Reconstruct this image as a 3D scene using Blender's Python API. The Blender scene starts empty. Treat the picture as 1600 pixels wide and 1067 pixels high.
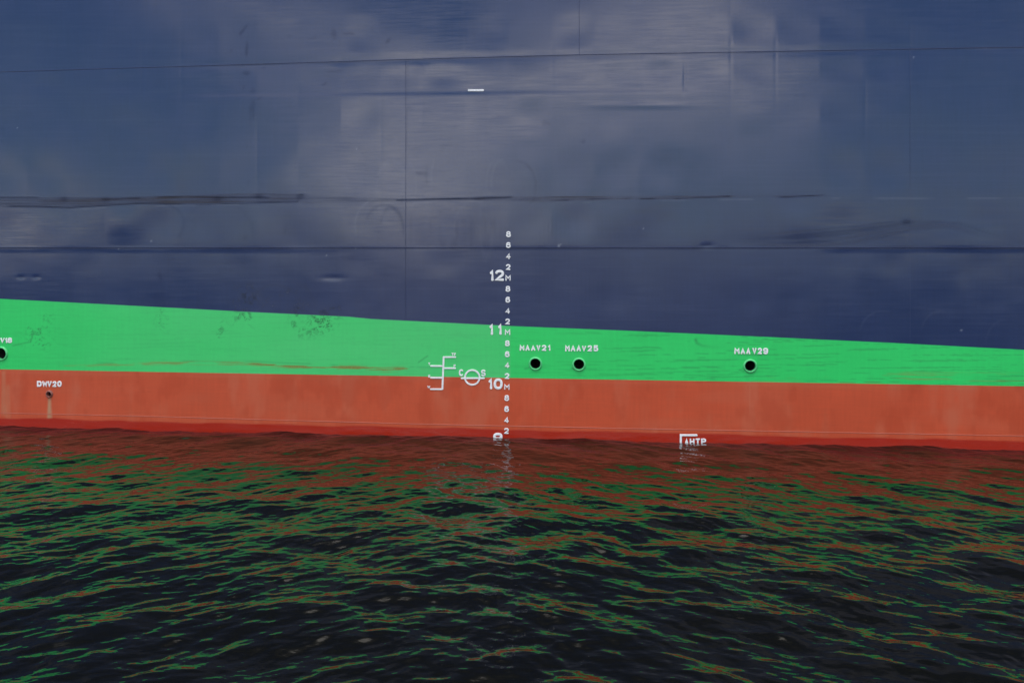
import bpy, math, random
import numpy as np

random.seed(7)
RNG = np.random.default_rng(11)
S = bpy.context.scene
COL = S.collection
R = math.radians

# ------------------------------------------------------------------ camera
F = 1333.0                       # focal length in 1600-px units
PXM = 85.0                       # photo pixels per metre of hull beside the draught marks
YAW = math.atan(7.9e-5 * F)
HOR = 387.0                      # eye level runs along the long weld
EYE = 3.50                       # eye height over the water
T0 = F / PXM
DIST = T0 * math.cos(YAW)
CAMX = T0 * math.sin(YAW)
cam = bpy.data.cameras.new('camera')
cam.sensor_width = 36.0
cam.lens = 36.0 * F / 1600.0
cam.shift_y = -(533.5 - HOR) / 1600.0
cam.clip_start = 0.1
cam.clip_end = 6000.0
co = bpy.data.objects.new('camera', cam)
co.location = (CAMX, -DIST, EYE)
co.rotation_euler = (R(90), 0, YAW)
COL.objects.link(co)
S.camera = co

# ------------------------------------------------------------------ sky, sun, exposure
SUN_DIR = (-0.14, -0.62, 1.50)    # towards the sun: behind the camera, to the left
n_ = math.sqrt(sum(c * c for c in SUN_DIR)); SUN_DIR = tuple(c / n_ for c in SUN_DIR)
sun_el = math.asin(SUN_DIR[2]); sun_az = math.atan2(SUN_DIR[0], SUN_DIR[1])
W = bpy.data.worlds.new('World'); S.world = W; W.use_nodes = True
nt = W.node_tree; nt.nodes.clear()
def nn(t, kind, **kw):
    n = t.nodes.new(kind)
    for k, v in kw.items():
        if k.startswith('i_'):
            n.inputs[k[2:].replace('_', ' ')].default_value = v
        else:
            setattr(n, k, v)
    return n
out = nn(nt, 'ShaderNodeOutputWorld')
bg = nn(nt, 'ShaderNodeBackground'); bg.inputs['Strength'].default_value = 0.11
sky = nn(nt, 'ShaderNodeTexSky', sky_type='NISHITA', sun_disc=False, sun_elevation=sun_el, sun_rotation=sun_az)
sky.air_density = 1.0; sky.dust_density = 0.2; sky.ozone_density = 2.0
tc = nn(nt, 'ShaderNodeTexCoord')
mp = nn(nt, 'ShaderNodeMapping')
mp.inputs['Scale'].default_value = (1.0, 1.0, 1.7)
mp.inputs['Location'].default_value = (7.86, 5.9206, 5.41)
noi = nn(nt, 'ShaderNodeTexNoise'); noi.inputs['Scale'].default_value = 2.6; noi.inputs['Detail'].default_value = 5; noi.inputs['Roughness'].default_value = 0.5
rmp = nn(nt, 'ShaderNodeMapRange', interpolation_type='SMOOTHSTEP'); rmp.inputs['From Min'].default_value = 0.47; rmp.inputs['From Max'].default_value = 0.76
mixw = nn(nt, 'ShaderNodeMix', data_type='RGBA')
mixw.inputs['B'].default_value = (27.5, 25.9, 25.0, 1)
L = nt.links.new
L(tc.outputs['Generated'], mp.inputs['Vector']); L(mp.outputs[0], noi.inputs['Vector'])
L(noi.outputs['Fac'], rmp.inputs['Value']); L(rmp.outputs[0], mixw.inputs['Factor'])
tint = nn(nt, 'ShaderNodeMix', data_type='RGBA', blend_type='MULTIPLY'); tint.inputs['Factor'].default_value = 1.0; tint.inputs['B'].default_value = (0.88, 0.97, 1.06, 1)
L(sky.outputs[0], tint.inputs['A']); L(tint.outputs['Result'], mixw.inputs['A']); L(mixw.outputs['Result'], bg.inputs['Color']); L(bg.outputs[0], out.inputs['Surface'])

sl = bpy.data.lights.new('sun', 'SUN'); sl.energy = 1.5; sl.angle = R(26); sl.color = (1.0, 0.95, 0.88)
so = bpy.data.objects.new('sun', sl); COL.objects.link(so)
from mathutils import Vector
so.rotation_euler = Vector(SUN_DIR).to_track_quat('Z', 'Y').to_euler()
so.location = (-20, -40, 40)
S.view_settings.view_transform = 'Standard'; S.view_settings.look = 'None'
S.view_settings.gamma = 1.0; S.view_settings.use_curve_mapping = False
S.view_settings.exposure = 0.53
S.cycles.use_denoising = True
S.cycles.max_bounces = 6

# ------------------------------------------------------------------ hull chart: photo-plan coordinates <-> metres on the ship's side
cy_, sy_ = math.cos(YAW), math.sin(YAW)
def chart(px, py):
    u = (px - 800.0) / F; v = (HOR - py) / F
    t = DIST / (cy_ + u * sy_)
    return CAMX + t * (u * cy_ - sy_), EYE + t * v
def unchart(x, z):
    dx = x - CAMX
    dep = -dx * sy_ + DIST * cy_
    rt = dx * cy_ + DIST * sy_
    return 800.0 + F * rt / dep, HOR - F * (z - EYE) / dep

def vnoise(x, y, seed, octaves=4, gain=0.5):
    r = np.zeros(np.shape(x)); a = 1.0; tot = 0.0
    g = np.random.default_rng(seed)
    for o in range(octaves):
        tab = g.random((256, 256))
        xi = np.floor(x).astype(np.int64); yi = np.floor(y).astype(np.int64)
        fx = x - xi; fy = y - yi
        fx = fx * fx * fx * (fx * (fx * 6 - 15) + 10); fy = fy * fy * fy * (fy * (fy * 6 - 15) + 10)
        def T(i, j): return tab[(i & 255), (j & 255)]
        n = (T(xi, yi) * (1 - fx) + T(xi + 1, yi) * fx) * (1 - fy) + (T(xi, yi + 1) * (1 - fx) + T(xi + 1, yi + 1) * fx) * fy
        r += a * n; tot += a; a *= gain
        x = x * 2.03 + 17.3; y = y * 2.03 + 5.9
    return r / tot
def sstep(a, b, x):
    t = np.clip((x - a) / (b - a), 0, 1); return t * t * (3 - 2 * t)
def gauss(d, s): return np.exp(-(d / s) ** 2)

# ------------------------------------------------------------------ plating relief (metres, + = proud)
FRAMES = np.array([-80, -18, 43, 105, 163, 222, 283, 343, 402, 466, 533, 595, 660, 727, 795, 863, 930, 1000, 1070, 1142, 1212, 1281, 1352, 1422, 1503, 1575, 1650, 1730], float)
ROWS = np.array([-260, -120, 20, 98, 148, 225, 312, 387, 440, 505, 570, 630, 700, 800], float)
def seam_a(px):   # long upper weld
    return np.interp(px, [-80, 0, 640, 900, 1600, 1700], [117, 113, 93, 86, 74, 72])
g_ = np.random.default_rng(5)
NODE = g_.normal(0, 1, (len(ROWS), len(FRAMES)))
PIL = g_.normal(0.6, 0.8, (len(ROWS), len(FRAMES)))
def relief(x, z, px, py):
    pya = py + (98 - seam_a(px)) * np.exp(-np.abs(py - seam_a(px)) / 120.0)
    fi = np.clip(np.searchsorted(FRAMES, px) - 1, 0, len(FRAMES) - 2)
    ri = np.clip(np.searchsorted(ROWS, pya) - 1, 0, len(ROWS) - 2)
    fu = np.clip((px - FRAMES[fi]) / (FRAMES[fi + 1] - FRAMES[fi]), 0, 1)
    rv = np.clip((pya - ROWS[ri]) / (ROWS[ri + 1] - ROWS[ri]), 0, 1)
    sv = rv * rv * (3 - 2 * rv)
    node = (NODE[ri, fi] * (1 - fu) + NODE[ri, fi + 1] * fu) * (1 - sv) + (NODE[ri + 1, fi] * (1 - fu) + NODE[ri + 1, fi + 1] * fu) * sv
    pil = PIL[ri, fi] * np.sin(math.pi * fu) * np.sin(math.pi * rv) ** 2
    lowr = 1 - 0.65 * sstep(384, 392, py)
    d = (0.0027 * node - 0.0032 * pil) * lowr
    near_f = np.where(fu < .5, px - FRAMES[fi], FRAMES[fi + 1] - px); fid = np.where(fu < .5, fi, fi + 1)
    FS = np.random.default_rng(77).random((len(FRAMES), 3)) ** 1.5
    d -= 0.0012 * gauss(near_f, 2.2) * (FS[fid, 0] * gauss(pya - 110, 60) + FS[fid, 1] * gauss(pya - 240, 90) * .6 + FS[fid, 2] * gauss(pya - 420, 60) * .5)
    d += 0.014 * (vnoise(x * 0.33 + 40, z * 0.45 + 40, 3, 2) - 0.5)
    d += 0.0035 * (vnoise(x * 0.9 + 40, z * 0.9 + 40, 8, 2) - 0.5)
    # weld shrinkage: plates pull in along the seams
    d -= 0.0032 * gauss(py - seam_a(px), 7) * (0.4 + vnoise(x * 1.2 + 9, z * 0 + 3, 12, 2)) * sstep(120, 420, px)
    d -= 0.0048 * sstep(386.5, 396, py) * np.exp(-np.maximum(py - 396, 0) / 42.0) * (sstep(560, 440, px) * 0.9 + sstep(1260, 1330, px) * 0.9) * (0.35 + vnoise(x * 1.4, z * 0 + 7, 14, 2))
    # a ridge under the upper weld
    d += 0.0016 * np.tanh((py - (149 - 0.011 * (px - 450))) / 3.0) * sstep(210, 330, px) * sstep(1160, 1060, px)
    # knocks
    for (cx, cyy, rx, ry, a) in ((1070, 118, 3, 22, -0.004), (33, 433, 6, 3, -0.004), (56, 433, 6, 3, -0.004), (520, 434, 16, 4, -0.004),
                                 (772, 245, 34, 34, 0.006), (945, 190, 30, 40, -0.004), (1105, 384, 9, 4, -0.005), (1505, 460, 10, 30, 0.003),
                                 (640, 268, 26, 14, 0.0035), (1420, 330, 6, 60, -0.002), (1000, 165, 70, 5, 0.003)):
        d += a * np.exp(-((px - cx) / rx) ** 2 - ((py - cyy) / ry) ** 2)
    return d * sstep(XL, XL + .8, x) * sstep(XR, XR - .6, x) * sstep(ZTOP, ZTOP - .4, z)

# ------------------------------------------------------------------ wear masks (paint marks with a shape of their own)
def polyline_d(px, py, pts):
    best = np.full(px.shape, 1e9); tt = np.zeros(px.shape)
    n = len(pts) - 1
    for i in range(n):
        (x0, y0), (x1, y1) = pts[i], pts[i + 1]
        vx, vy = x1 - x0, y1 - y0; l2 = vx * vx + vy * vy
        t = np.clip(((px - x0) * vx + (py - y0) * vy) / l2, 0, 1)
        d = np.hypot(px - x0 - t * vx, py - y0 - t * vy)
        m = d < best
        best = np.where(m, d, best); tt = np.where(m, (i + t) / n, tt)
    return best, tt

def masks(x, z, px, py):
    scuff = np.zeros(px.shape); rust = np.zeros(px.shape); pale = np.zeros(px.shape); deep = np.zeros(px.shape)
    def region(x0, y0, x1, y1):
        return (px > x0) & (px < x1) & (py > y0) & (py < y1)
    streak = vnoise(px * 0.012, py * 0.55, 21, 4)           # long horizontal brushing
    fine = vnoise(px * 0.05, py * 0.9, 22, 3)
    blot = vnoise(px * 0.10, py * 0.10, 23, 4)
    # 1 long fender scuff
    m = region(-80, 285, 1700, 345)
    if m.any():
        X, Y = px[m], py[m]
        top = np.interp(X, [-80, 0, 150, 400, 470, 560, 640, 745, 1140, 1300], [309, 309, 309, 303, 304, 309, 311, 308, 306, 305])
        bot = np.interp(X, [-80, 0, 100, 220, 470, 480, 640, 745, 850, 1000, 1140, 1300], [323, 323, 325, 319, 316, 318, 314, 313, 315, 311, 309, 307])
        inb = sstep(top - 1.2, top + 1.0, Y) * sstep(bot + 1.2, bot - 1.0, Y)
        st = vnoise(X * 0.010 + 3, Y * 0.75, 31, 4)
        bl = vnoise(X * 0.02, Y * 0 + 3, 32, 3)
        dens = np.interp(X, [-80, 0, 180, 330, 468, 472, 560, 660, 735, 750, 880, 985, 1000, 1140, 1150, 1205, 1215, 1290, 1300], [.5, .55, .75, .75, .8, .35, .3, .25, .4, 1.1, 1.05, .5, .9, .75, .15, .1, .5, .2, 0])
        rust[m] += inb * dens * (0.35 + 0.75 * sstep(0.35, 0.7, st)) * (0.45 + 0.8 * bl)
        for (lx0, lx1, pts) in ((0, 1, [(-80, 310), (0, 309), (60, 309)]), (0, 1, [(-80, 322), (60, 323), (110, 325), (215, 318), (320, 320), (465, 315)]),
                                (0, 1, [(160, 312), (260, 308), (420, 309)]), (0, 1, [(465, 314), (465, 305), (474, 304)]), (0, 1, [(620, 313), (745, 310), (800, 308)]),
                                (0, 1, [(860, 314), (985, 310)]), (0, 1, [(1000, 311), (1050, 311), (1140, 307)]), (0, 1, [(1215, 309), (1288, 305)])):
            d, t = polyline_d(X, Y, pts)
            scuff[m] += 0.75 * gauss(d, 0.9) * sstep(0.25, 0.6, vnoise(X * 0.03, Y * 0.1, 33, 3))
        for (cx, cyy) in ((165, 312), (340, 311), (405, 307), (470, 308), (100, 311)):
            scuff[m] += 0.4 * np.exp(-((X - cx) / 7) ** 2 - ((Y - cyy) / 4) ** 2)
        pale[m] += 0.25 * gauss(Y - (bot + 3), 1.2) * sstep(0.5, 0.7, bl)
    # 2 tyre rings
    for (cx, cyy, rx, ry, a0, a1, s, wd) in ((597, 355, 42, 46, 150, 300, .35, 1.6), (590, 352, 36, 40, 160, 300, .3, 1.4), (600, 360, 30, 40, 200, 380, -.3, 2), (612, 360, 18, 36, 200, 400, -.28, 2),
            (612, 292, 24, 40, 140, 420, .22, 2.2), (640, 292, 10, 34, 0, 360, .18, 1.5), (690, 275, 16, 32, 130, 260, .35, 1.5), (682, 275, 16, 32, 130, 240, -.3, 1.5), (806, 292, 32, 40, -100, 60, -.55, 1.7), (806, 292, 34, 42, -60, 80, .2, 1.5),
            (782, 290, 14, 38, 150, 300, .3, 1.5), (774, 290, 14, 38, 150, 280, .25, 1.5), (740, 360, 30, 45, 150, 300, .2, 2), (760, 350, 10, 50, 0, 360, .18, 2), (240, 350, 48, 34, -90, 40, -.45, 1.6), (340, 365, 55, 50, -80, 20, -.32, 1.6), (340, 365, 55, 50, 190, 280, -.22, 1.6),
            (1014, 378, 22, 24, 190, 350, -.35, 1.1), (1015, 395, 26, 18, 10, 170, -.25, 1.1), (1380, 520, 36, 34, 180, 300, .22, 1.6), (1470, 520, 30, 34, 180, 290, .22, 1.6), (1570, 540, 30, 40, 180, 280, .15, 1.6),
            (430, 475, 34, 30, 180, 340, -.35, 2.2), (465, 480, 26, 34, 260, 380, -.35, 2.2)):
        m = region(cx - rx * 1.2, cyy - ry * 1.2, cx + rx * 1.2, cyy + ry * 1.2)
        if not m.any(): continue
        X, Y = px[m], py[m]
        ang = (np.degrees(np.arctan2(Y - cyy, X - cx)) - a0) % 360
        rr = np.hypot((X - cx) / rx, (Y - cyy) / ry)
        span = a1 - a0
        wgt = np.where(ang < span, 1.0, 0.0) * (sstep(0, 22, ang) * sstep(span, span - 22, ang) if span < 360 else 1.0)
        e = gauss((rr - 1) * min(rx, ry), wd) * wgt * (0.3 + 0.9 * vnoise(X * 0.11, Y * 0.11, int(cx), 3))
        if s > 0: pale[m] += 0.4 * s * e
        else: scuff[m] += 0.42 * -s * e
    # 3 swoosh over the right of the second weld
    m = region(1080, 330, 1720, 392)
    if m.any():
        X, Y = px[m], py[m]
        top = np.interp(X, [1080, 1170, 1300, 1400, 1440, 1500, 1600, 1720], [368, 366, 355, 345, 343, 346, 378, 400])
        bot = np.interp(X, [1080, 1170, 1240, 1330, 1420, 1480, 1600, 1720], [374, 384, 388, 384, 362, 356, 390, 410])
        inb = sstep(top - 1, top + 1.5, Y) * sstep(bot + 2, bot - 2, Y)
        rel = (Y - top) / np.maximum(bot - top, 2)
        st = vnoise(X * 0.008, rel * 7, 41, 4)
        rust[m] += inb * 0.34 * sstep(0.4, 0.75, st) * sstep(1080, 1250, X) * sstep(1580, 1440, X)
        deep[m] += inb * 0.6 * sstep(0.55, 0.3, st) * sstep(1080, 1250, X)
        scuff[m] += 0.5 * np.exp(-((X - 1417) / 8) ** 2 - ((Y - 347) / 4) ** 2) + 0.4 * gauss(Y - 386, 1.2) * sstep(1360, 1410, X) * sstep(1440, 1420, X)
    # 4 smudges on the upper strakes, then dent shade painted dark
    for (cx, cyy, rx, ry, rot, a) in ((380, 48, 2.5, 9, 35, .5), (385, 78, 2.5, 10, 5, .55), (361, 80, 3.5, 3, 0, .4), (452, 57, 3, 3, 30, .35), (489, 60, 5, 2, -25, .25), (522, 54, 5, 7, 0, .45),
                                      (545, 53, 9, 2, 0, .5), (606, 65, 2.5, 6, 30, .5), (384, 115, 5, 3, 0, .5), (412, 107, 3, 2, 0, .3), (506, 132, 5, 2, -40, .45), (524, 112, 12, 2, 0, .3), (380, 138, 2, 5, 20, .4), (395, 142, 4, 5, 0, .35),
                                      (396, 170, 3, 14, 0, .35), (391, 180, 2, 20, 0, .25), (405, 155, 5, 2, -30, .4), (386, 230, 1.5, 5, 0, .35), (388, 285, 1.5, 4, 0, .3), (912, 222, 3, 4, -30, .45), (852, 193, 7, 4, 0, .3),
                                      (446, 360, 1.5, 8, 10, .35), (384, 372, 3, 4, 0, .35), (300, 345, 3, 2, 0, .3), (220, 359, 8, 1.5, 0, .25), (250, 432, 3, 9, -10, .4), (253, 470, 14, 14, 0, .18), (805, 268, 2, 2, 0, .2), (1100, 383, 10, 2, 0, .5), (1130, 384, 8, 1.5, 0, .35), (660, 271, 9, 2.5, 5, .4),
                                      (33, 433, 6, 1.1, 5, .6), (56, 432.5, 5, 1.1, -5, .6), (525, 433, 16, 1, 0, .5), (522, 436, 10, .8, 0, .4)):  # this row: shade of the small dents, painted into the colour
        m = region(cx - 3 * max(rx, ry), cyy - 3 * max(rx, ry), cx + 3 * max(rx, ry), cyy + 3 * max(rx, ry))
        if not m.any(): continue
        X, Y = px[m] - cx, py[m] - cyy
        c, s = math.cos(R(rot)), math.sin(R(rot))
        q = np.hypot((X * c + Y * s) / rx, (-X * s + Y * c) / ry)
        wob = vnoise(px[m] * 0.22, py[m] * 0.22, int(cx * 7 + cyy), 3)
        deep[m] += a * 1.0 * sstep(1.5, 0.4, q + 1.3 * (wob - 0.5))
    # 5 heavy scrapes about the navy/green edge, left of the marks
    def scratch_field(x0, y0, x1, y1, seed, thr, amt, fx, fy):
        m = region(x0 - 20, y0 - 20, x1 + 20, y1 + 20)
        if not m.any(): return
        X, Y = px[m], py[m]
        e = sstep(x0 - 14, x0 + 14, X) * sstep(x1 + 14, x1 - 14, X) * sstep(y0 - 10, y0 + 10, Y) * sstep(y1 + 10, y1 - 10, Y)
        wx = vnoise(X * 0.05, Y * 0.05, seed + 1, 2) * 30
        n = vnoise((X + wx) * fx, (Y + wx * .6) * fy, seed, 4, 0.6)
        ridge = 1 - np.abs(n - 0.5) * 14
        scuff[m] += amt * e * (sstep(thr, thr + 0.1, vnoise(X * .04, Y * .04, seed + 2, 3))) * np.clip(ridge, 0, 1)
    scratch_field(368, 445, 400, 508, 51, .36, 1.0, .16, .08)
    scratch_field(410, 455, 470, 500, 55, .45, .7, .14, .08)
    scratch_field(455, 470, 530, 525, 59, .43, .9, .12, .10)
    scratch_field(330, 500, 350, 530, 63, .5, .8, .1, .16)
    scratch_field(38, 470, 78, 545, 67, .44, .7, .16, .25)
    scratch_field(244, 470, 262, 515, 71, .5, .5, .2, .1)
    scratch_field(480, 495, 525, 520, 75, .40, 1.0, .1, .12)
    scratch_field(340, 505, 400, 535, 79, .55, .8, .08, .2)
    # pale combing of old drips above the marks
    m = region(780, 320, 1010, 500)
    if m.any():
        X, Y = px[m], py[m]
        e = sstep(790, 830, X) * sstep(1000, 930, X) * sstep(325, 350, Y) * sstep(500, 440, Y)
        deep[m] += 0.24 * e * sstep(.1, .9, np.sin(X * 0.97 + 0.6 * vnoise(X * .05, Y * .05, 83, 2))) * sstep(.35, .6, vnoise(X * .05, Y * .02, 84, 2))
    m = region(640, 330, 790, 390)
    if m.any():
        X, Y = px[m], py[m]
        deep[m] += 0.25 * sstep(.5, .7, vnoise(X * .22, Y * .015, 85, 3)) * sstep(335, 350, Y)
    # 6 green band: red-brown rub near its foot, thin dark rubs on the right
    navy_g = np.interp(px, CX, CY)
    foot = np.interp(px, DX, DY)
    m = region(100, 555, 700, 592)
    if m.any():
        X, Y = px[m], py[m]
        yc = np.interp(X, [100, 180, 260, 400, 520, 630, 700], [571, 571, 567, 569, 574, 577, 579])
        wd = np.interp(X, [100, 180, 300, 420, 520, 630, 640, 700], [.8, 2.6, 2.4, 3.0, 4.4, 3.2, .5, .3])
        st = vnoise(X * 0.022, Y * 0.5, 91, 4)
        rust[m] += 1.15 * gauss(Y - yc - 3 * (vnoise(X * .03, Y * 0, 92, 2) - .5), wd) * sstep(.42, .62, st) * np.interp(X, [100, 200, 350, 450, 640, 650], [.3, .6, .75, 1., 1.1, .2])
        scuff[m] += 0.35 * gauss(Y - yc + 4, 0.9) * sstep(.5, .65, vnoise(X * .03, Y * .2, 93, 3))
    gm = (py > navy_g - 1) & (py < foot + 1)
    scuff += gm * 0.30 * sstep(.60, .74, vnoise(px * 0.011, py * 0.55 + px * .01, 94, 3)) * (0.25 + .85 * sstep(760, 1100, px))
    rust += gm * 0.55 * sstep(.66, .78, vnoise(px * 0.009 + 5, py * 0.4 + 2, 95, 3)) * sstep(1050, 1300, px) * sstep(foot - 26, foot - 10, py)
    d, t = polyline_d(px, py, [(1087, 531), (1089, 536), (1097, 540), (1112, 542), (1140, 543)])
    scuff += 0.6 * gauss(d, 2.2) * (1 - t) ** 1.2
    for pts in ([(893, 575), (898, 577), (906, 578)], [(820, 576), (826, 575)], [(20, 540), (48, 534), (52, 520)], [(1155, 578), (1162, 580)], [(654, 566), (668, 556)]):
        d, t = polyline_d(px, py, pts); scuff += 0.45 * gauss(d, 1.0)
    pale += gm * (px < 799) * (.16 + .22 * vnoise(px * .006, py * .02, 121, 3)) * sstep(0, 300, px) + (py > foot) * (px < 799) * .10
    # 7 red band: drips and washed patches
    rm = py > foot - 0.5
    drip = np.zeros(px.shape)
    for (cx, y0, y1, w0, w1, a) in ((77.5, 620, 660, 2.2, 4.6, .75), (6, 578, 650, 3, 5, .28), (13, 600, 658, 3, 5, .22)):
        l = np.clip((py - y0) / (y1 - y0), 0, 1)
        drip += a * sstep(1.5, .25, np.abs(px - cx) / (w0 + (w1 - w0) * l)) * sstep(y0 - 3, y0 + 5, py) * sstep(y1 + 2, y1 - 6, py) * (.7 + .5 * vnoise(px * .3, py * .08, 97, 2))
    pale += rm * (0.55 * sstep(.52, .8, vnoise(px * 0.035, py * 0.013, 98, 4)) + 0.30 * sstep(.5, .75, vnoise(px * .006, py * .02, 99, 3)))
    pale += rm * .5 * gauss(py - foot - 4, 4) * vnoise(px * .02, py * .1, 100, 3)
    deep += rm * 0.35 * sstep(.55, .75, vnoise(px * 0.03 + 9, py * 0.02, 101, 4))
    pale += rm * .9 * gauss(px - 1171.5, 0.8) * sstep(600, 606, py) * sstep(652, 640, py)
    # chips of bare paint
    for (cx, cyy, r_) in ((873, 385, 1.2), (876, 382, .9), (1502, 516, 1.1), (236, 377, 1.0), (185, 389, .8), (556, 388, .8), (1005, 357, .8), (1428, 90, .9), (27, 200, .7), (510, 399, .8), (1116, 671, .9), (1115, 675, .7), (557, 233, .7)):
        pale += 2.2 * gauss(np.hypot(px - cx, (py - cyy) * (0.6 if cx == 873 else 1)), r_ * 1.1)
    # general
    deep += (py < navy_g) * 0.10 * sstep(.52, .75, streak) * (0.3 + sstep(380, 430, py))
    pale += (py < navy_g) * 0.03 * sstep(.5, .8, vnoise(px * .004, py * .35, 102, 4))
    scuff += 0.06 * sstep(.6, .8, blot) * sstep(.45, .7, fine)
    scuff += .62 * gauss(py - 388.3, 1.0) * (.6 + .6 * vnoise(px * .02, py * 0, 111, 3)) + .5 * gauss(py - seam_a(px) - 1.0, 0.9) * (.2 + 1.2 * vnoise(px * .015, py * 0, 112, 3)) * sstep(150, 330, px)  # dark groove lines painted in: both long welds, then an upright one
    scuff += .2 * gauss(px - (637 - (py - 95) * .0123), .8) * (py > seam_a(px)) * (py < navy_g) * vnoise(px * 0, py * .05, 113, 3)
    # wetted strip over the water
    wl = unchart(x, np.full(x.shape, .006))[1]
    wet = sstep(-1.2, 1.2, py - (wl - 13.0) + 5.0 * (vnoise(x * 1.1, z * 0, 103, 3) - .5))
    return dict(scuff=np.clip(scuff, 0, 1), rust=np.clip(rust, 0, 1), pale=np.clip(pale, 0, 1), deep=np.clip(deep, 0, 1), drip=np.clip(drip, 0, 1), wet=wet)

# paint borders and welds as plan curves
CX = np.array([-400, -80, 0, 250, 400, 545, 580, 800, 1000, 1200, 1400, 1600, 1700, 2000.]); CY = np.array([452, 463, 467, 480, 488, 495, 498.5, 509.5, 517.5, 526.5, 536, 546.5, 551, 565.])
DX = np.array([-400, 0, 800, 1600, 2000.]); DY = np.array([570, 577, 590.5, 603.5, 610.])
EX = np.array([-400, 0, 220, 640, 960, 1600, 2000.]); EY = np.array([640, 645, 650, 662, 669, 681, 688.])
def zc(px, py): return chart(px, py)[1]
XS = np.linspace(-400, 2000, 1201)
def border(fx, fy):                  # z as a function of x
    P = np.interp(XS, fx, fy); X, Z = chart(XS, P)
    return X, Z
XA, ZA = chart(XS, seam_a(XS)); XC, ZC = border(CX, CY); XD, ZD = border(DX, DY); XE, ZE = border(EX, EY)
XL, XR = -11.2, 10.6
ZTOP = 8.9
fA = lambda x: np.interp(x, XA, ZA)
fB = lambda x: np.full(np.shape(x), EYE + 0.0)
fC = lambda x: np.interp(x, XC, ZC)
fD = lambda x: np.interp(x, XD, ZD)
fE = lambda x: np.interp(x, XE, ZE)
fT = lambda x: np.full(np.shape(x), ZTOP)
fW = lambda x: np.full(np.shape(x), -0.45)

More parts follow.
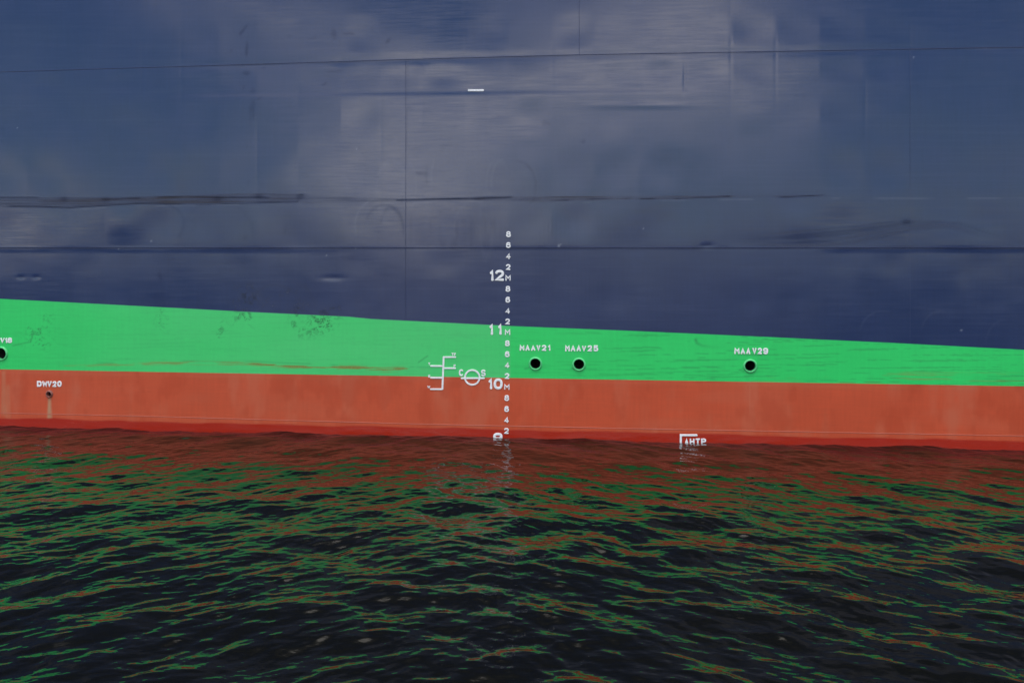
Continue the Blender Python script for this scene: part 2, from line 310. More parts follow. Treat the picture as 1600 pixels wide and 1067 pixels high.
# ------------------------------------------------------------------ materials
def mat(name):
    m = bpy.data.materials.new(name); m.use_nodes = True
    t = m.node_tree; t.nodes.clear()
    o = nn(t, 'ShaderNodeOutputMaterial'); b = nn(t, 'ShaderNodeBsdfPrincipled')
    t.links.new(b.outputs[0], o.inputs['Surface'])
    return m, t, b
def paint(name, base, pale_c, deep_c, scuff_c, rust_c, rough, ior, wet_c=None, grain=0.06, spec_rust=0.6):
    m, t, b = mat(name); L = t.links.new
    tcn = nn(t, 'ShaderNodeTexCoord'); tcn.object = SHIP
    P = tcn.outputs['Object']
    def noise(sc, detail, vec_scale, rgh=.55):
        mpn = nn(t, 'ShaderNodeMapping'); mpn.inputs['Scale'].default_value = vec_scale; L(P, mpn.inputs['Vector'])
        n = nn(t, 'ShaderNodeTexNoise'); n.inputs['Scale'].default_value = sc; n.inputs['Detail'].default_value = detail; n.inputs['Roughness'].default_value = rgh
        L(mpn.outputs[0], n.inputs['Vector']); return n.outputs['Fac']
    n_h = noise(3.0, 5, (0.5, 1, 9)); n_v = noise(4.0, 4, (5, 1, 0.35)); n_f = noise(60, 3, (1, 1, 1.5), .7); n_b = noise(1.1, 5, (1, 1, 1))
    def rng(v, a, bb, c, d):
        r = nn(t, 'ShaderNodeMapRange'); r.inputs[1].default_value = a; r.inputs[2].default_value = bb; r.inputs[3].default_value = c; r.inputs[4].default_value = d
        L(v, r.inputs[0]); return r.outputs[0]
    def math_(op, a, bb):
        n = nn(t, 'ShaderNodeMath', operation=op)
        for i, q in enumerate((a, bb)):
            if isinstance(q, (int, float)): n.inputs[i].default_value = q
            else: L(q, n.inputs[i])
        return n.outputs[0]
    def mix(fac, a, bcol, blend='MIX'):
        n = nn(t, 'ShaderNodeMix', data_type='RGBA', blend_type=blend); n.clamp_factor = True
        if isinstance(fac, (int, float)): n.inputs['Factor'].default_value = fac
        else: L(fac, n.inputs['Factor'])
        for nm, q in (('A', a), ('B', bcol)):
            if isinstance(q, tuple): n.inputs[nm].default_value = (*q, 1)
            else: L(q, n.inputs[nm])
        return n.outputs['Result']
    def attr(nm):
        a = nn(t, 'ShaderNodeAttribute', attribute_type='GEOMETRY', attribute_name=nm); return a.outputs['Fac']
    var = math_('MULTIPLY', math_('MULTIPLY', rng(n_h, .3, .7, 1 - grain, 1 + grain), rng(n_v, .3, .7, 1 - grain, 1 + grain)), math_('MULTIPLY', rng(n_f, .25, .75, 1 - grain, 1 + grain), rng(n_b, .3, .7, 1 - grain * 1.3, 1 + grain * 1.3)))
    cmb = nn(t, 'ShaderNodeCombineColor'); [L(var, cmb.inputs[i]) for i in range(3)]
    c = mix(1.0, base, cmb.outputs[0], 'MULTIPLY')
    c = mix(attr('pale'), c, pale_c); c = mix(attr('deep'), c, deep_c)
    c = mix(attr('drip'), c, (0.42, 0.25, 0.13))
    wet = attr('wet')
    if wet_c: c = mix(wet, c, wet_c)
    grit = rng(n_f, .35, .65, .7, 1.15)
    rs = math_('MULTIPLY', attr('rust'), grit); ss = math_('MULTIPLY', attr('scuff'), grit)
    c = mix(rs, c, rust_c); c = mix(ss, c, scuff_c)
    L(c, b.inputs['Base Color'])
    b.inputs['IOR'].default_value = ior
    r = math_('ADD', math_('ADD', rng(n_h, .3, .7, rough - .05, rough + .05), rng(n_b, .3, .7, -.03, .04)), math_('MULTIPLY', math_('ADD', rs, ss), 0.35))
    sp = math_('MULTIPLY', math_('SUBTRACT', 1.0, math_('MULTIPLY', math_('MINIMUM', math_('ADD', rs, ss), 1.0), .75)), math_('SUBTRACT', 1.0, math_('MULTIPLY', attr('deep'), .45)))
    L(math_('MULTIPLY', sp, 0.5), b.inputs['Specular IOR Level'])
    if wet_c: r = math_('ADD', r, math_('MULTIPLY', wet, -0.28))
    L(r, b.inputs['Roughness'])
    bp = nn(t, 'ShaderNodeBump'); bp.inputs['Strength'].default_value = 1.0; bp.inputs['Distance'].default_value = 1.0
    hgt = math_('ADD', math_('ADD', math_('MULTIPLY', n_h, 0.00012), math_('MULTIPLY', n_v, 0.0002)), math_('MULTIPLY', n_f, 0.00003))
    L(hgt, bp.inputs['Height']); L(bp.outputs[0], b.inputs['Normal'])
    return m

SHIP = bpy.data.objects.new('cargo_ship', None); COL.objects.link(SHIP)
SHIP['label'] = 'tall navy blue cargo ship side with green stripe, red bottom paint and white draught numbers'
SHIP['category'] = 'ship'
M_NAVY = paint('navy_paint', (0.012, 0.024, 0.080), (0.13, 0.145, 0.20), (0.008, 0.015, 0.055), (0.010, 0.012, 0.02), (0.045, 0.041, 0.044), 0.15, 1.62, grain=.045)
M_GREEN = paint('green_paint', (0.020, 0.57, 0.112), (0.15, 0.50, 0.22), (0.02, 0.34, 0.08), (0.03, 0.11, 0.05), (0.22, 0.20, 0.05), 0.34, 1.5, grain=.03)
M_RED = paint('red_paint', (0.50, 0.066, 0.018), (0.50, 0.105, 0.045), (0.39, 0.046, 0.014), (0.14, 0.03, 0.02), (0.40, 0.16, 0.08), 0.5, 1.45, wet_c=(0.36, 0.018, 0.004), grain=.045)
def simple(name, base, rough, ior=1.45, var=.08):
    m, t, b = mat(name); L = t.links.new
    tcn = nn(t, 'ShaderNodeTexCoord'); tcn.object = SHIP
    n = nn(t, 'ShaderNodeTexNoise'); n.inputs['Scale'].default_value = 35; n.inputs['Detail'].default_value = 4; L(tcn.outputs['Object'], n.inputs['Vector'])
    r = nn(t, 'ShaderNodeMapRange'); r.inputs[1].default_value = .3; r.inputs[2].default_value = .7; r.inputs[3].default_value = 1 - var; r.inputs[4].default_value = 1 + var
    L(n.outputs['Fac'], r.inputs[0])
    h = nn(t, 'ShaderNodeHueSaturation'); h.inputs['Color'].default_value = (*base, 1); L(r.outputs[0], h.inputs['Value']); L(h.outputs[0], b.inputs['Base Color'])
    b.inputs['Roughness'].default_value = rough; b.inputs['IOR'].default_value = ior
    bp = nn(t, 'ShaderNodeBump'); bp.inputs['Distance'].default_value = 0.002; L(n.outputs['Fac'], bp.inputs['Height']); L(bp.outputs[0], b.inputs['Normal'])
    return m
M_WHITE = simple('white_mark_paint', (0.80, 0.79, 0.76), 0.5, var=.12)
M_NAVYW = simple('navy_weld_paint', (0.015, 0.023, 0.070), 0.6, 1.4)
M_REDW = simple('red_weld_paint', (0.42, 0.10, 0.06), 0.5)
M_GRIM = simple('green_rim_paint', (0.10, 0.56, 0.20), 0.4)
M_RRIM = simple('red_rim_paint', (0.25, 0.085, 0.06), 0.55, var=.25)
M_BORE = simple('dark_pipe_bore', (0.018, 0.017, 0.016), 0.7, var=.4)
M_DECK = simple('deck_paint', (0.20, 0.06, 0.04), 0.7)

# ------------------------------------------------------------------ mesh helpers
def link(name, V, Fc, m, parent=None, smooth=True, label=None, attrs=None):
    me = bpy.data.meshes.new(name)
    V = np.asarray(V, np.float32)
    if isinstance(Fc, np.ndarray):
        me.vertices.add(len(V)); me.vertices.foreach_set('co', V.ravel())
        k = Fc.shape[1]
        me.loops.add(Fc.size); me.loops.foreach_set('vertex_index', Fc.astype(np.int32).ravel())
        me.polygons.add(len(Fc)); me.polygons.foreach_set('loop_start', np.arange(0, Fc.size, k, dtype=np.int32))
        me.update(calc_edges=True)
    else:
        me.from_pydata([tuple(map(float, v)) for v in V], [], Fc); me.update()
    if smooth: me.polygons.foreach_set('use_smooth', np.ones(len(me.polygons), bool))
    if attrs:
        for k, a in attrs.items():
            at = me.attributes.new(k, 'FLOAT', 'POINT'); at.data.foreach_set('value', np.asarray(a, np.float32).ravel())
    me.materials.append(m)
    o = bpy.data.objects.new(name, me); COL.objects.link(o)
    if parent: o.parent = parent
    if label: o['label'] = label
    return o

def grid_faces(nu, nv):              # nu columns, nv rows of vertices, index = r*nu + c
    c, r = np.meshgrid(np.arange(nu - 1), np.arange(nv - 1)); i = (r * nu + c).ravel()
    return np.stack([i, i + 1, i + 1 + nu, i + nu], 1)

# openings through the plating: chart centre, radius (m)
OPEN = [(2.0, 552.5, 8.2), (836.6, 568.2, 8.2), (904.6, 569.3, 8.2), (1172.2, 571.6, 8.5), (77.2, 615.6, 3.6)]
OPEN_XZ = []
for (a, b_, r_) in OPEN:
    X, Z = chart(a, b_); x2, _ = chart(a + r_, b_)
    OPEN_XZ.append((float(X), float(Z), float(x2 - X)))

def plate(name, x0, x1, lo, hi, m, slope=0.0, step=0.02, label=None):
    """a strake plate between two border curves; seam ends may lean by slope"""
    nu = max(2, int(round((x1 - x0) / step)) + 1)
    zs_lo, zs_hi = lo(np.array([x0, x1])), hi(np.array([x0, x1]))
    nv = max(2, int(round(max(abs(zs_hi - zs_lo)) / step)) + 1)
    U, T = np.meshgrid(np.linspace(x0, x1, nu), np.linspace(0, 1, nv))
    zlo, zhi = lo(U), hi(U)
    Z = zlo + (zhi - zlo) * T
    X = U
    px, py = unchart(X, Z)
    Y = -relief(X, Z, px, py)
    fc = grid_faces(nu, nv)
    cxs = X.ravel()[fc].mean(1); czs = Z.ravel()[fc].mean(1)
    keep = np.ones(len(fc), bool)
    for (ox, oz, r_) in OPEN_XZ:
        keep &= np.hypot(cxs - ox, czs - oz) > r_ * 1.07
    V = np.stack([X.ravel(), Y.ravel(), Z.ravel()], 1)
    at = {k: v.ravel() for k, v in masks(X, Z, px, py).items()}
    return link(name, V, fc[keep], m, SHIP, True, label, at)

def xat(px, py): return float(chart(px, py)[0])
S905, S637, S1422, S800, S1171 = xat(905, 45), xat(634, 300), xat(1422, 300), xat(799, 590), xat(1171.5, 640)
for a, b_ in ((XL, S905), (S905, XR)): plate('navy_hull_plate', a, b_, fA, fT, M_NAVY)
for a, b_ in ((XL, S637), (S637, S1422), (S1422, XR)): plate('navy_hull_plate', a, b_, fB, fA, M_NAVY)
for a, b_ in ((XL, S637), (S637, S1422), (S1422, XR)): plate('navy_hull_plate', a, b_, fC, fB, M_NAVY)
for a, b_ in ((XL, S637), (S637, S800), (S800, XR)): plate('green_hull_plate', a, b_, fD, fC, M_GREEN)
for a, b_ in ((XL, S800), (S800, S1171), (S1171, XR)): plate('red_hull_plate', a, b_, fE, fD, M_RED)
for a, b_ in ((XL, S800), (S800, XR)): plate('red_hull_plate', a, b_, fW, fE, M_RED)

# weld beads: a flattened half-round laid along each seam
def bead(name, X, Z, half, high, m, seed):
    X = np.asarray(X); Z = np.asarray(Z)
    px, py = unchart(X, Z); Y = -relief(X, Z, px, py)
    g = np.random.default_rng(seed)
    n = len(X)
    tx = np.gradient(X); tz = np.gradient(Z); l = np.hypot(tx, tz); nx, nz = -tz / l, tx / l
    ph = np.linspace(0, math.pi, 6)
    w_ = np.convolve(g.normal(size=n), np.hanning(25) / 5, 'same'); hw = half * (1 + .12 * w_); hh = high * (1 + .15 * w_)
    V = []
    for p in ph:
        V.append(np.stack([X + nx * hw * math.cos(p), Y + .001 - hh * math.sin(p), Z + nz * hw * math.cos(p)], 1))
    V = np.stack(V, 0).reshape(-1, 3)
    return link(name, V, grid_faces(n, 6), m, SHIP)
xs = np.arange(XL, XR, 0.03)
bead('weld_seam', xs, fA(xs), .007, .004, M_NAVYW, 1)
bead('weld_seam', xs, fB(xs), .009, .004, M_NAVYW, 2)
bead('weld_seam', xs, fE(xs), .007, .005, M_REDW, 3)
def vert(xx, z0, z1, half, high, m, seed):
    zz = np.arange(z0, z1, .03); bead('weld_seam', np.full(zz.shape, xx), zz, half, high, m, seed)
vert(S905, float(fA(S905)), ZTOP, .0045, .003, M_NAVYW, 4)
vert(S637, float(fB(S637)) + .01, float(fA(S637)) - .01, .0045, .003, M_NAVYW, 5)
vert(S637, float(fC(S637)), float(fB(S637)) - .01, .0045, .003, M_NAVYW, 6)
vert(S1422, float(fB(S1422)) + .01, float(fA(S1422)) - .01, .003, .0018, M_NAVYW, 7)
vert(S1422, float(fC(S1422)), float(fB(S1422)) - .01, .003, .0018, M_NAVYW, 8)

# ------------------------------------------------------------------ the rest of the ship beyond the picture
ZDECK = 26.0; HALF = 85.0; BEAM = 26.0
def yfar(x):
    a = np.clip((np.abs(x) - 55) / 30.0, 0, 1); return (BEAM / 2) * a ** 2.2
def shell(name, x0, x1, lo, hi, m, nv):
    nu = max(2, int(abs(x1 - x0) / 1.0)); U, T = np.meshgrid(np.linspace(x0, x1, nu), np.linspace(0, 1, nv))
    Z = lo(U) + (hi(U) - lo(U)) * T
    V = np.stack([U.ravel(), yfar(U).ravel(), Z.ravel()], 1)
    return link(name, V, grid_faces(nu, nv), m, SHIP)
fK = lambda x: np.full(np.shape(x), -3.0)
fTop = lambda x: np.full(np.shape(x), ZDECK)
clampx = lambda f: (lambda x: f(np.clip(x, XL, XR)))
for a, b_ in ((-HALF, XL), (XR, HALF)):
    shell('navy_hull_plate', a, b_, clampx(fC), fT, M_NAVY, 8)
    shell('green_hull_plate', a, b_, clampx(fD), clampx(fC), M_GREEN, 3)
    shell('red_hull_plate', a, b_, fK, clampx(fD), M_RED, 4)
shell('navy_hull_plate', -HALF, HALF, fT, fTop, M_NAVY, 6)
xs = np.linspace(-HALF, HALF, 171); yf = yfar(xs)
V = np.concatenate([np.stack([xs, BEAM - yf, np.full(171, -3.)], 1), np.stack([xs, BEAM - yf, np.full(171, ZDECK)], 1)])
link('far_hull_side', V, grid_faces(171, 2), M_NAVYW, SHIP)
V = np.concatenate([np.stack([xs, yf, np.full(171, ZDECK)], 1), np.stack([xs, BEAM - yf + .001, np.full(171, ZDECK)], 1)])
link('deck', V, grid_faces(171, 2), M_DECK, SHIP, False)

def surf_y(x, z):
    a, b = unchart(np.array([x]), np.array([z])); return -float(relief(np.array([x]), np.array([z]), a, b)[0])
# ------------------------------------------------------------------ discharge openings
def lathe(prof, seg):
    V = []; 
    for (r_, y) in prof:
        for k in range(seg):
            a = 2 * math.pi * k / seg; V.append((r_ * math.cos(a), y, r_ * math.sin(a)))
    Fc = []
    for i in range(len(prof) - 1):
        for k in range(seg):
            k2 = (k + 1) % seg
            Fc.append((i * seg + k, i * seg + k2, (i + 1) * seg + k2, (i + 1) * seg + k))
    return V, Fc
def opening(i, m, label):
    ox, oz, r_ = OPEN_XZ[i]
    root = bpy.data.objects.new('discharge_opening', None); COL.objects.link(root)
    root.location = (ox, surf_y(ox, oz), oz); root.parent = SHIP; root['label'] = label
    w = 0.020 if r_ > .06 else .016
    V, Fc = lathe([(r_ + .034, .03), (r_ + .030, -.004), (r_ + w + .004, -.014), (r_ + w - .002, -.024), (r_ + .006, -.030), (r_, -.024), (r_ - .003, .0), (r_ - .003, .06)], 40)
    link('rim', V, Fc, m, root)
    V, Fc = lathe([(r_ - .004, .05), (r_ - .004, .55), (r_ * .5, .62), (0.001, .62)], 40)
    link('pipe_bore', V, Fc, M_BORE, root)
    return root
opening(0, M_GRIM, 'round green rimmed outlet cut by the left picture edge')
opening(1, M_GRIM, 'round green rimmed outlet under the marking MAAV21')
opening(2, M_GRIM, 'round green rimmed outlet under the marking MAAV25')
opening(3, M_GRIM, 'round green rimmed outlet under the marking MAAV29')
opening(4, M_RRIM, 'small rusty outlet on the red paint with a tan drip stain below')

# ------------------------------------------------------------------ raised white marks, one welded figure each
def arc(cx, cy2, rx, ry, a0, a1, n=14, p=2.4):
    o = []
    for k in range(n + 1):
        a = R(a0 + (a1 - a0) * k / n); c, s = math.cos(a), math.sin(a)
        o.append((cx + rx * math.copysign(abs(c) ** (2 / p), c), cy2 + ry * math.copysign(abs(s) ** (2 / p), s)))
    return o
G = {
 '0': [(arc(.5, .5, .5, .5, 0, 360, 28)[:-1], True)],
 '1': [([(.1, .78), (.35, .86), (.6, 1.0), (.6, 0)], False)],
 '2': [(arc(.5, .70, .48, .30, 165, -20, 12) + [(.55, .32), (.0, .0), (1, 0)], False)],
 '4': [([(.72, 0), (.72, 1.0), (0, .28), (1, .28)], False)],
 '5': [([(.95, 1), (.1, 1), (.06, .55)] + arc(.48, .32, .5, .32, 120, -150, 14), False)],
 '6': [(arc(.5, .30, .5, .30, 0, 360, 20)[:-1], True), ([(.0, .32), (.05, .66)] + arc(.52, .68, .45, .32, 165, 30, 8), False)],
 '8': [(arc(.5, .26, .5, .27, 0, 360, 20)[:-1], True), (arc(.5, .76, .43, .24, 0, 360, 18)[:-1], True)],
 '9': [(arc(.5, .74, .5, .26, 0, 360, 20)[:-1], True), ([(1, .68), (.95, .34)] + arc(.48, .32, .45, .32, -15, -150, 8), False)],
 'M': [([(0, 0), (0, 1), (.5, .42), (1, 1), (1, 0)], False)],
 'A': [([(0, 0), (.5, 1), (1, 0)], False), ([(.22, .34), (.78, .34)], False)],
 'V': [([(0, 1), (.5, 0), (1, 1)], False)],
 'D': [([(0, 0), (0, 1), (.5, 1)] + arc(.5, .5, .5, .5, 75, -75, 10) + [(.5, 0)], True)],
 'W': [([(0, 1), (.22, 0), (.5, .75), (.78, 0), (1, 1)], False)],
 'C': [(arc(.5, .5, .5, .5, 45, 315, 20), False)],
 'S': [(arc(.5, .75, .48, .25, 20, 270, 12) + arc(.5, .25, .48, .25, 90, -160, 12)[1:], False)],
 'T': [([(0, 1), (1, 1)], False), ([(.5, 1), (.5, 0)], False)],
 'F': [([(1, 1), (0, 1), (0, 0)], False), ([(0, .52), (.8, .52)], False)],
 'H': [([(0, 0), (0, 1)], False), ([(1, 0), (1, 1)], False), ([(0, .5), (1, .5)], False)],
 'P': [([(0, 0), (0, 1), (.5, 1)] + arc(.55, .74, .45, .26, 80, -80, 8) + [(.5, .48), (0, .48)], False)],
}
def sweep(pts, closed, hw, high, V, Fc):
    """raised bar of near-flat top and rounded ends along a centre line, in the plating's plane"""
    P = [np.array(p, float) for p in pts]
    Q = [P[0]]
    for p in P[1:]:
        if np.hypot(*(p - Q[-1])) > hw * .12: Q.append(p)
    if closed and np.hypot(*(Q[-1] - Q[0])) < hw * .12: Q.pop()
    n = len(Q)
    rings = []                        # (centre, normal, width scale)
    def perp(d): d = d / (np.hypot(*d) + 1e-9); return np.array([-d[1], d[0]]), d
    for i in range(n):
        if closed: a, b = Q[i] - Q[i - 1], Q[(i + 1) % n] - Q[i]
        else:
            a = Q[i] - Q[i - 1] if i else Q[1] - Q[0]; b = Q[i + 1] - Q[i] if i < n - 1 else Q[-1] - Q[-2]
        na, da = perp(a); nb, db = perp(b); nm = na + nb; l = np.hypot(*nm)
        if l < .35: nm = na; k = 1
        else: nm = nm / l; k = min(1.55, 1 / max(.3, float(nm @ na)))
        if not closed and i == 0:
            for e in (.95, .7, .35): rings.append((Q[i] - da * hw * .8 * e, nm, math.sqrt(1 - e * e)))
        rings.append((Q[i], nm, k))
        if not closed and i == n - 1:
            for e in (.35, .7, .95): rings.append((Q[i] + db * hw * .8 * e, nm, math.sqrt(1 - e * e)))
    prof = [(1.0, .010), (1.0, -high * .55), (.84, -high * .93), (.4, -high), (-.4, -high), (-.84, -high * .93), (-1.0, -high * .55), (-1.0, .010)]
    b0 = len(V); m = len(prof)
    for c, nm, k in rings:
        for (u, y) in prof: V.append((c[0] + nm[0] * hw * k * u, y, c[1] + nm[1] * hw * k * u))
    N = len(rings)
    for i in range(N if closed else N - 1):
        j = (i + 1) % N
        for q in range(m - 1): Fc.append((b0 + i * m + q, b0 + i * m + q + 1, b0 + j * m + q + 1, b0 + j * m + q))
    if not closed:
        Fc.append(tuple(b0 + q for q in range(m))); Fc.append(tuple(b0 + (N - 1) * m + q for q in reversed(range(m))))
def strokes_obj(name, strokes, hw, parent, high, label=None, m=None):
    """strokes: list of (points in metres on the plating, closed)"""
    V, Fc = [], []
    for q, (pts, cl) in enumerate(strokes): sweep(pts, cl, hw, high * 0.75 * (1 + .10 * q), V, Fc)
    V = np.array(V); c = (V.min(0) + V.max(0)) / 2
    oy = surf_y(c[0], c[2])
    base = np.array([c[0], 0, c[2]]); V = V - base
    o = link(name, V, Fc, m or M_WHITE, None, True, label)
    po = Vector((0, 0, 0)) if parent is None else parent['_o'] if False else parent.location if parent is not SHIP else Vector((0, 0, 0))
    o.location = Vector((c[0], oy - .002, c[2])) - po
    if parent: o.parent = parent
    o.data.polygons.foreach_set('use_smooth', np.zeros(len(o.data.polygons), bool))
    return o
def glyph(ch, box, hwpx, parent, name, high=.011, jit=0.02, label=None):
    x0, y0, x1, y1 = box           # outer box on the chart: left, top, right, bottom
    g = np.random.default_rng(int(x0 * 13 + y0 * 7))
    st = []
    lx0, lx1, ly0, ly1 = x0 + hwpx, x1 - hwpx, y0 + hwpx, y1 - hwpx
    if ch == '1': lx0, lx1 = x0 + hwpx * .6, x1
    for pts, cl in G[ch]:
        q = []
        for (a, b) in pts:
            jx, jy = g.normal(0, jit, 2) * (0 if cl or len(pts) > 8 else 1)
            px = lx0 + (lx1 - lx0) * (a + jx); py = ly1 + (ly0 - ly1) * (b + jy)
            X, Z = chart(px, py); q.append((float(X), float(Z)))
        st.append((q, cl))
    return strokes_obj(name, st, hwpx / PXM, parent, high, label)
def group_root(name, px, py, label):
    X, Z = chart(px, py); r_ = bpy.data.objects.new(name, None); COL.objects.link(r_)
    r_.location = (float(X), 0, float(Z)); r_.parent = SHIP
    if label: r_['label'] = label
    return r_

# draught marks
dm = group_root('draft_marks', 792, 530, 'vertical column of white metric draught figures')
y = [366.2, 383.2, 400.4, 417.6, 434.4, 451.4, 468.4, 485.6, 502.4, 519.2, 536.4, 553.4, 570.4, 587.6, 604.4, 621.6, 638.8, 656.0, 673.0, 689.5]
seq = '8642M8642M8642M8642M'
for ch, yy in zip(seq, y):
    xc = 794.6 - (yy - 366) * 0.0107
    w = 8.4 if ch == 'M' else 7.4
    glyph(ch, (xc - w / 2, yy - 4.6, xc + w / 2, yy + 4.5), .92 if ch == 'M' else 1.06, dm, 'small_numeral' if ch != 'M' else 'metre_letter')
for txt in ([('1', 765.6, 771.2), ('2', 773.4, 787.8), (421.8, 439.2)], [('1', 765, 770.4), ('1', 778.4, 783.8), (506.2, 523.4)],
            [('1', 763.6, 769.2), ('0', 771.4, 785.6), (591.2, 608.2)], [('9', 770.6, 785.2), (676, 693.4)]):
    yt, yb = txt[-1]
    for (ch, a, b_) in txt[:-1]: glyph(ch, (a, yt, b_, yb), 1.95, dm, 'large_numeral', high=.014, jit=.008)

# load line mark
ll = group_root('load_line_mark', 712, 585, 'white freeboard ladder and ringed load line across the green and red border')
def bar(pts, hwpx, parent, name, high=.011, closed=False):
    q = [tuple(float(v) for v in chart(a, b)) for a, b in pts]
    return strokes_obj(name, [(q, closed)], hwpx / PXM, parent, high)
bar([(693.3, 557.6), (691.4, 607.6)], 1.45, ll, 'upright_bar', .012)
for pts in ([(695, 557.9), (711.8, 557.9)], [(694, 575.2), (711.6, 575.2)], [(673.2, 571.6), (690.6, 571.9)], [(673.0, 590.0), (690.2, 590.2)], [(673.0, 607.8), (690.2, 607.9)]):
    bar(pts, 1.25, ll, 'season_bar')
bar([(738.0 + 11.4 * math.cos(R(a)), 589.6 + 11.4 * math.sin(R(a))) for a in range(0, 360, 12)], 1.35, ll, 'ring', .011, True)
bar([(721, 590.8), (756.5, 590.8)], 1.25, ll, 'ring_bar', .0135)
glyph('C', (717, 577, 724.5, 587.4), 1.15, ll, 'letter'); glyph('S', (751.5, 577.5, 759, 587.8), 1.1, ll, 'letter')
glyph('T', (705.6, 551.4, 709.2, 555.6), .55, ll, 'letter', .007); glyph('F', (709.6, 551.4, 712.6, 555.6), .55, ll, 'letter', .007)
glyph('F', (708.8, 569.4, 712.4, 573.6), .55, ll, 'letter', .007); glyph('T', (669.0, 566.4, 672.4, 570.4), .55, ll, 'letter', .007)
glyph('S', (669.0, 585.4, 672.4, 589.6), .5, ll, 'letter', .007); glyph('W', (667.8, 602.4, 672.4, 606.4), .7, ll, 'letter', .007)

# names beside the outlets
def inscription(label, letters, hw, y0, y1):
    r_ = group_root('inscription', letters[0][1], (y0 + y1) / 2, label)
    for k, (ch, a, b_) in enumerate(letters):
        dy = random.uniform(-.25, .25)
        glyph(ch, (a, y0 + dy, b_, y1 + dy), hw, r_, 'letter', .010, .03)
inscription('white raised lettering MAAV21', [('M', 812, 819.3), ('A', 820.8, 827.7), ('A', 829.4, 836.5), ('V', 838, 844.6), ('2', 846.3, 853.8), ('1', 856.2, 860.4)], 1.15, 539, 548.2)
inscription('white raised lettering MAAV25', [('M', 883, 890.4), ('A', 891.6, 899), ('A', 901, 907.8), ('V', 909, 916.2), ('2', 918, 925.2), ('5', 927.2, 934.8)], 1.15, 539.7, 549.2)
inscription('white raised lettering MAAV29', [('M', 1147.4, 1155.6), ('A', 1157.4, 1164), ('A', 1166, 1172.6), ('V', 1175.4, 1182), ('2', 1183.8, 1190.6), ('9', 1192.2, 1200.2)], 1.2, 543.4, 553.2)
inscription('white raised lettering MAAV18 cut by the left picture edge', [('M', -25, -18), ('A', -17, -10), ('A', -8.5, -1.4), ('V', 0.2, 7.4), ('1', 8.0, 11.2), ('8', 11.6, 19.0)], 1.15, 527.6, 536)
inscription('white raised lettering DWV20 on the red paint', [('D', 57.8, 65.6), ('W', 66, 74.6), ('V', 74.4, 81.2), ('2', 82, 88.6), ('0', 89.4, 96.6)], 1.3, 595.2, 604.4)
bk = group_root('tug_mark', 1064, 680, 'white angle bracket with lettering half under water')
bar([(1090 - 1.5, 679.6), (1063.7, 679.6), (1063.7, 720)], 1.55, bk, 'bracket')
for ch, a, b_ in (('A', 1069.8, 1075.8), ('H', 1077.6, 1085.2), ('T', 1086.6, 1094.0), ('P', 1095.4, 1103.2)): glyph(ch, (a, 684.8, b_, 694.6), 1.15, bk, 'letter', .010)
bar([(732.2, 141.6), (755, 141.6)], 1.6, SHIP, 'white_dash')['label'] = 'short white dash on the navy plating'

# ------------------------------------------------------------------ water: summed wind ripples and crossing wash, plus a coarse sheet to the horizon
def ocean(N, Lm, seed, lam, ang, spread, rms, cut):
    g = np.random.default_rng(seed)
    k1 = 2 * math.pi * np.fft.fftfreq(N, Lm / N); KX, KY = np.meshgrid(k1, k1); K = np.hypot(KX, KY); K[0, 0] = 1e-6
    kp = 2 * math.pi / lam
    ph = np.exp(-1.25 * (kp / K) ** 2) / K ** 3.6 * np.exp(-(K / cut) ** 2)
    th = np.arctan2(KY, KX) - ang
    dirw = np.abs(np.cos(th)) ** spread + 0.06
    A = np.sqrt(ph * dirw); A[0, 0] = 0
    H = A * (g.normal(size=K.shape) + 1j * g.normal(size=K.shape))
    h = np.real(np.fft.ifft2(H)); sc = 1.0
    sx = np.real(np.fft.ifft2(1j * KX * H)); sy = np.real(np.fft.ifft2(1j * KY * H))
    sc = rms / math.sqrt((sx ** 2 + sy ** 2).mean())
    dx = np.real(np.fft.ifft2(-1j * KX / K * H)); dy = np.real(np.fft.ifft2(-1j * KY / K * H))
    return h * sc, dx * sc, dy * sc
N, LM = 1280, 30.72
CUT = 2 * math.pi / 0.06
A1 = ocean(N, LM, 3, 1.5, R(90 - 30), 5, 0.130, CUT)
A2 = ocean(N, LM, 4, 1.5, R(90 + 27), 5, 0.130, CUT)
A3 = ocean(N, LM, 6, 1.9, R(90 + 5), 1, 0.065, 2 * math.pi / 0.7)
cell = LM / N
gx = (np.arange(N) - N / 2) * cell
ny = 462
gy = 0.6 - np.arange(ny) * cell
GX, GY = np.meshgrid(gx, gy)
wA = sstep(2.6, -2.6, GX + 0.25 * (GY + 6)); wB = 1 - wA; nrm = np.sqrt(wA ** 2 + wB ** 2)
edge = sstep(15.3, 13.5, np.abs(GX)) * sstep(-10.4, -9.6, GY)
near = 0.85 + 0.15 * sstep(-1.0, -5.5, GY)       # calmer in the ship's lee
def comb(i): return ((wA * A1[i][:ny] + wB * A2[i][:ny]) / nrm + A3[i][:ny]) * edge * near
h, dx, dy = comb(0), comb(1), comb(2)
CH = 0.75
V = np.stack([(GX + CH * dx).ravel(), (GY + CH * dy).ravel(), h.ravel()], 1)
fc = grid_faces(N, ny)
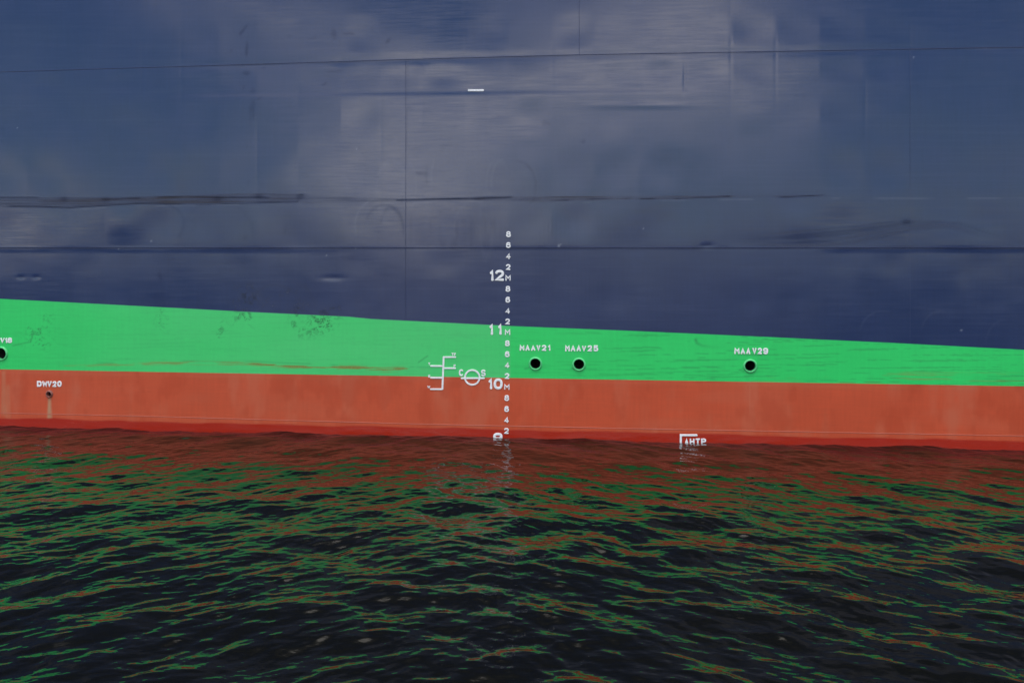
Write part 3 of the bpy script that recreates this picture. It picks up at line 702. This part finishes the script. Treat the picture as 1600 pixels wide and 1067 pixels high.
# skirt from the patch border to the horizon
x0, x1, y0, y1 = gx[0], gx[-1], gy[-1], gy[0]
ring = [(x0, y0), (x1, y0), (x1, y1), (x0, y1)]
SK = []
fx_l = np.array([x0, -40, -100, -400, -3000]); 
def sheet(xa, xb, ya, yb):
    b = len(V) + len(SK) * 1
    SK.extend([(xa, ya, 0), (xb, ya, 0), (xb, yb, 0), (xa, yb, 0)])
    return [b, b + 1, b + 2, b + 3]
BIG = 3000
extra = [sheet(-BIG, x0, -BIG, BIG), sheet(x1, BIG, -BIG, BIG), sheet(x0, x1, -BIG, y0), sheet(x0, x1, y1, BIG)]
V = np.concatenate([V, np.array(SK)]); fc = np.concatenate([fc[:, ::-1], np.array(extra)])
mw, t, b = mat('harbour_water'); L = t.links.new
b.inputs['Base Color'].default_value = (0.0036, 0.0033, 0.0006, 1); b.inputs['Roughness'].default_value = 0.012; b.inputs['IOR'].default_value = 1.41
tcn = nn(t, 'ShaderNodeTexCoord')
def wn(sc, rot, scale, det):
    m_ = nn(t, 'ShaderNodeMapping'); m_.inputs['Scale'].default_value = scale; m_.inputs['Rotation'].default_value = (0, 0, rot); L(tcn.outputs['Object'], m_.inputs['Vector'])
    n = nn(t, 'ShaderNodeTexNoise'); n.inputs['Scale'].default_value = sc; n.inputs['Detail'].default_value = det; L(m_.outputs[0], n.inputs['Vector']); return n.outputs['Fac']
def mul(a, k):
    n = nn(t, 'ShaderNodeMath', operation='MULTIPLY'); L(a, n.inputs[0]); n.inputs[1].default_value = k; return n.outputs[0]
def add(a, c):
    n = nn(t, 'ShaderNodeMath', operation='ADD'); L(a, n.inputs[0]); L(c, n.inputs[1]); return n.outputs[0]
hh = add(mul(wn(15, R(15), (.55, 1, 1), 2), 0.0035), mul(wn(1.4, R(-10), (.6, 1, 1), 3), 0.015))
bp = nn(t, 'ShaderNodeBump'); bp.inputs['Strength'].default_value = 1.0; bp.inputs['Distance'].default_value = 1.0
L(hh, bp.inputs['Height']); L(bp.outputs[0], b.inputs['Normal'])
wo = link('water', V, fc, mw, None, True)
wo.location.z = 0.006
mf, t, b = mat('open_water'); L = t.links.new
b.inputs['Base Color'].default_value = (0.006, 0.010, 0.012, 1); b.inputs['Roughness'].default_value = 0.30; b.inputs['IOR'].default_value = 1.33
tcn = nn(t, 'ShaderNodeTexCoord')
bp = nn(t, 'ShaderNodeBump'); bp.inputs['Strength'].default_value = 1.0; bp.inputs['Distance'].default_value = 1.0
L(add(mul(wn(0.5, R(15), (.55, 1, 1), 4), 0.35), mul(wn(2.2, R(-20), (.6, 1, 1), 3), 0.07)), bp.inputs['Height']); L(bp.outputs[0], b.inputs['Normal'])
wo.data.materials.append(mf)
mi = np.zeros(len(fc), np.int32); mi[-4:] = 1; wo.data.polygons.foreach_set('material_index', mi)
wo['kind'] = 'structure'; wo['label'] = 'dark rippled harbour water reflecting the red and green paint'
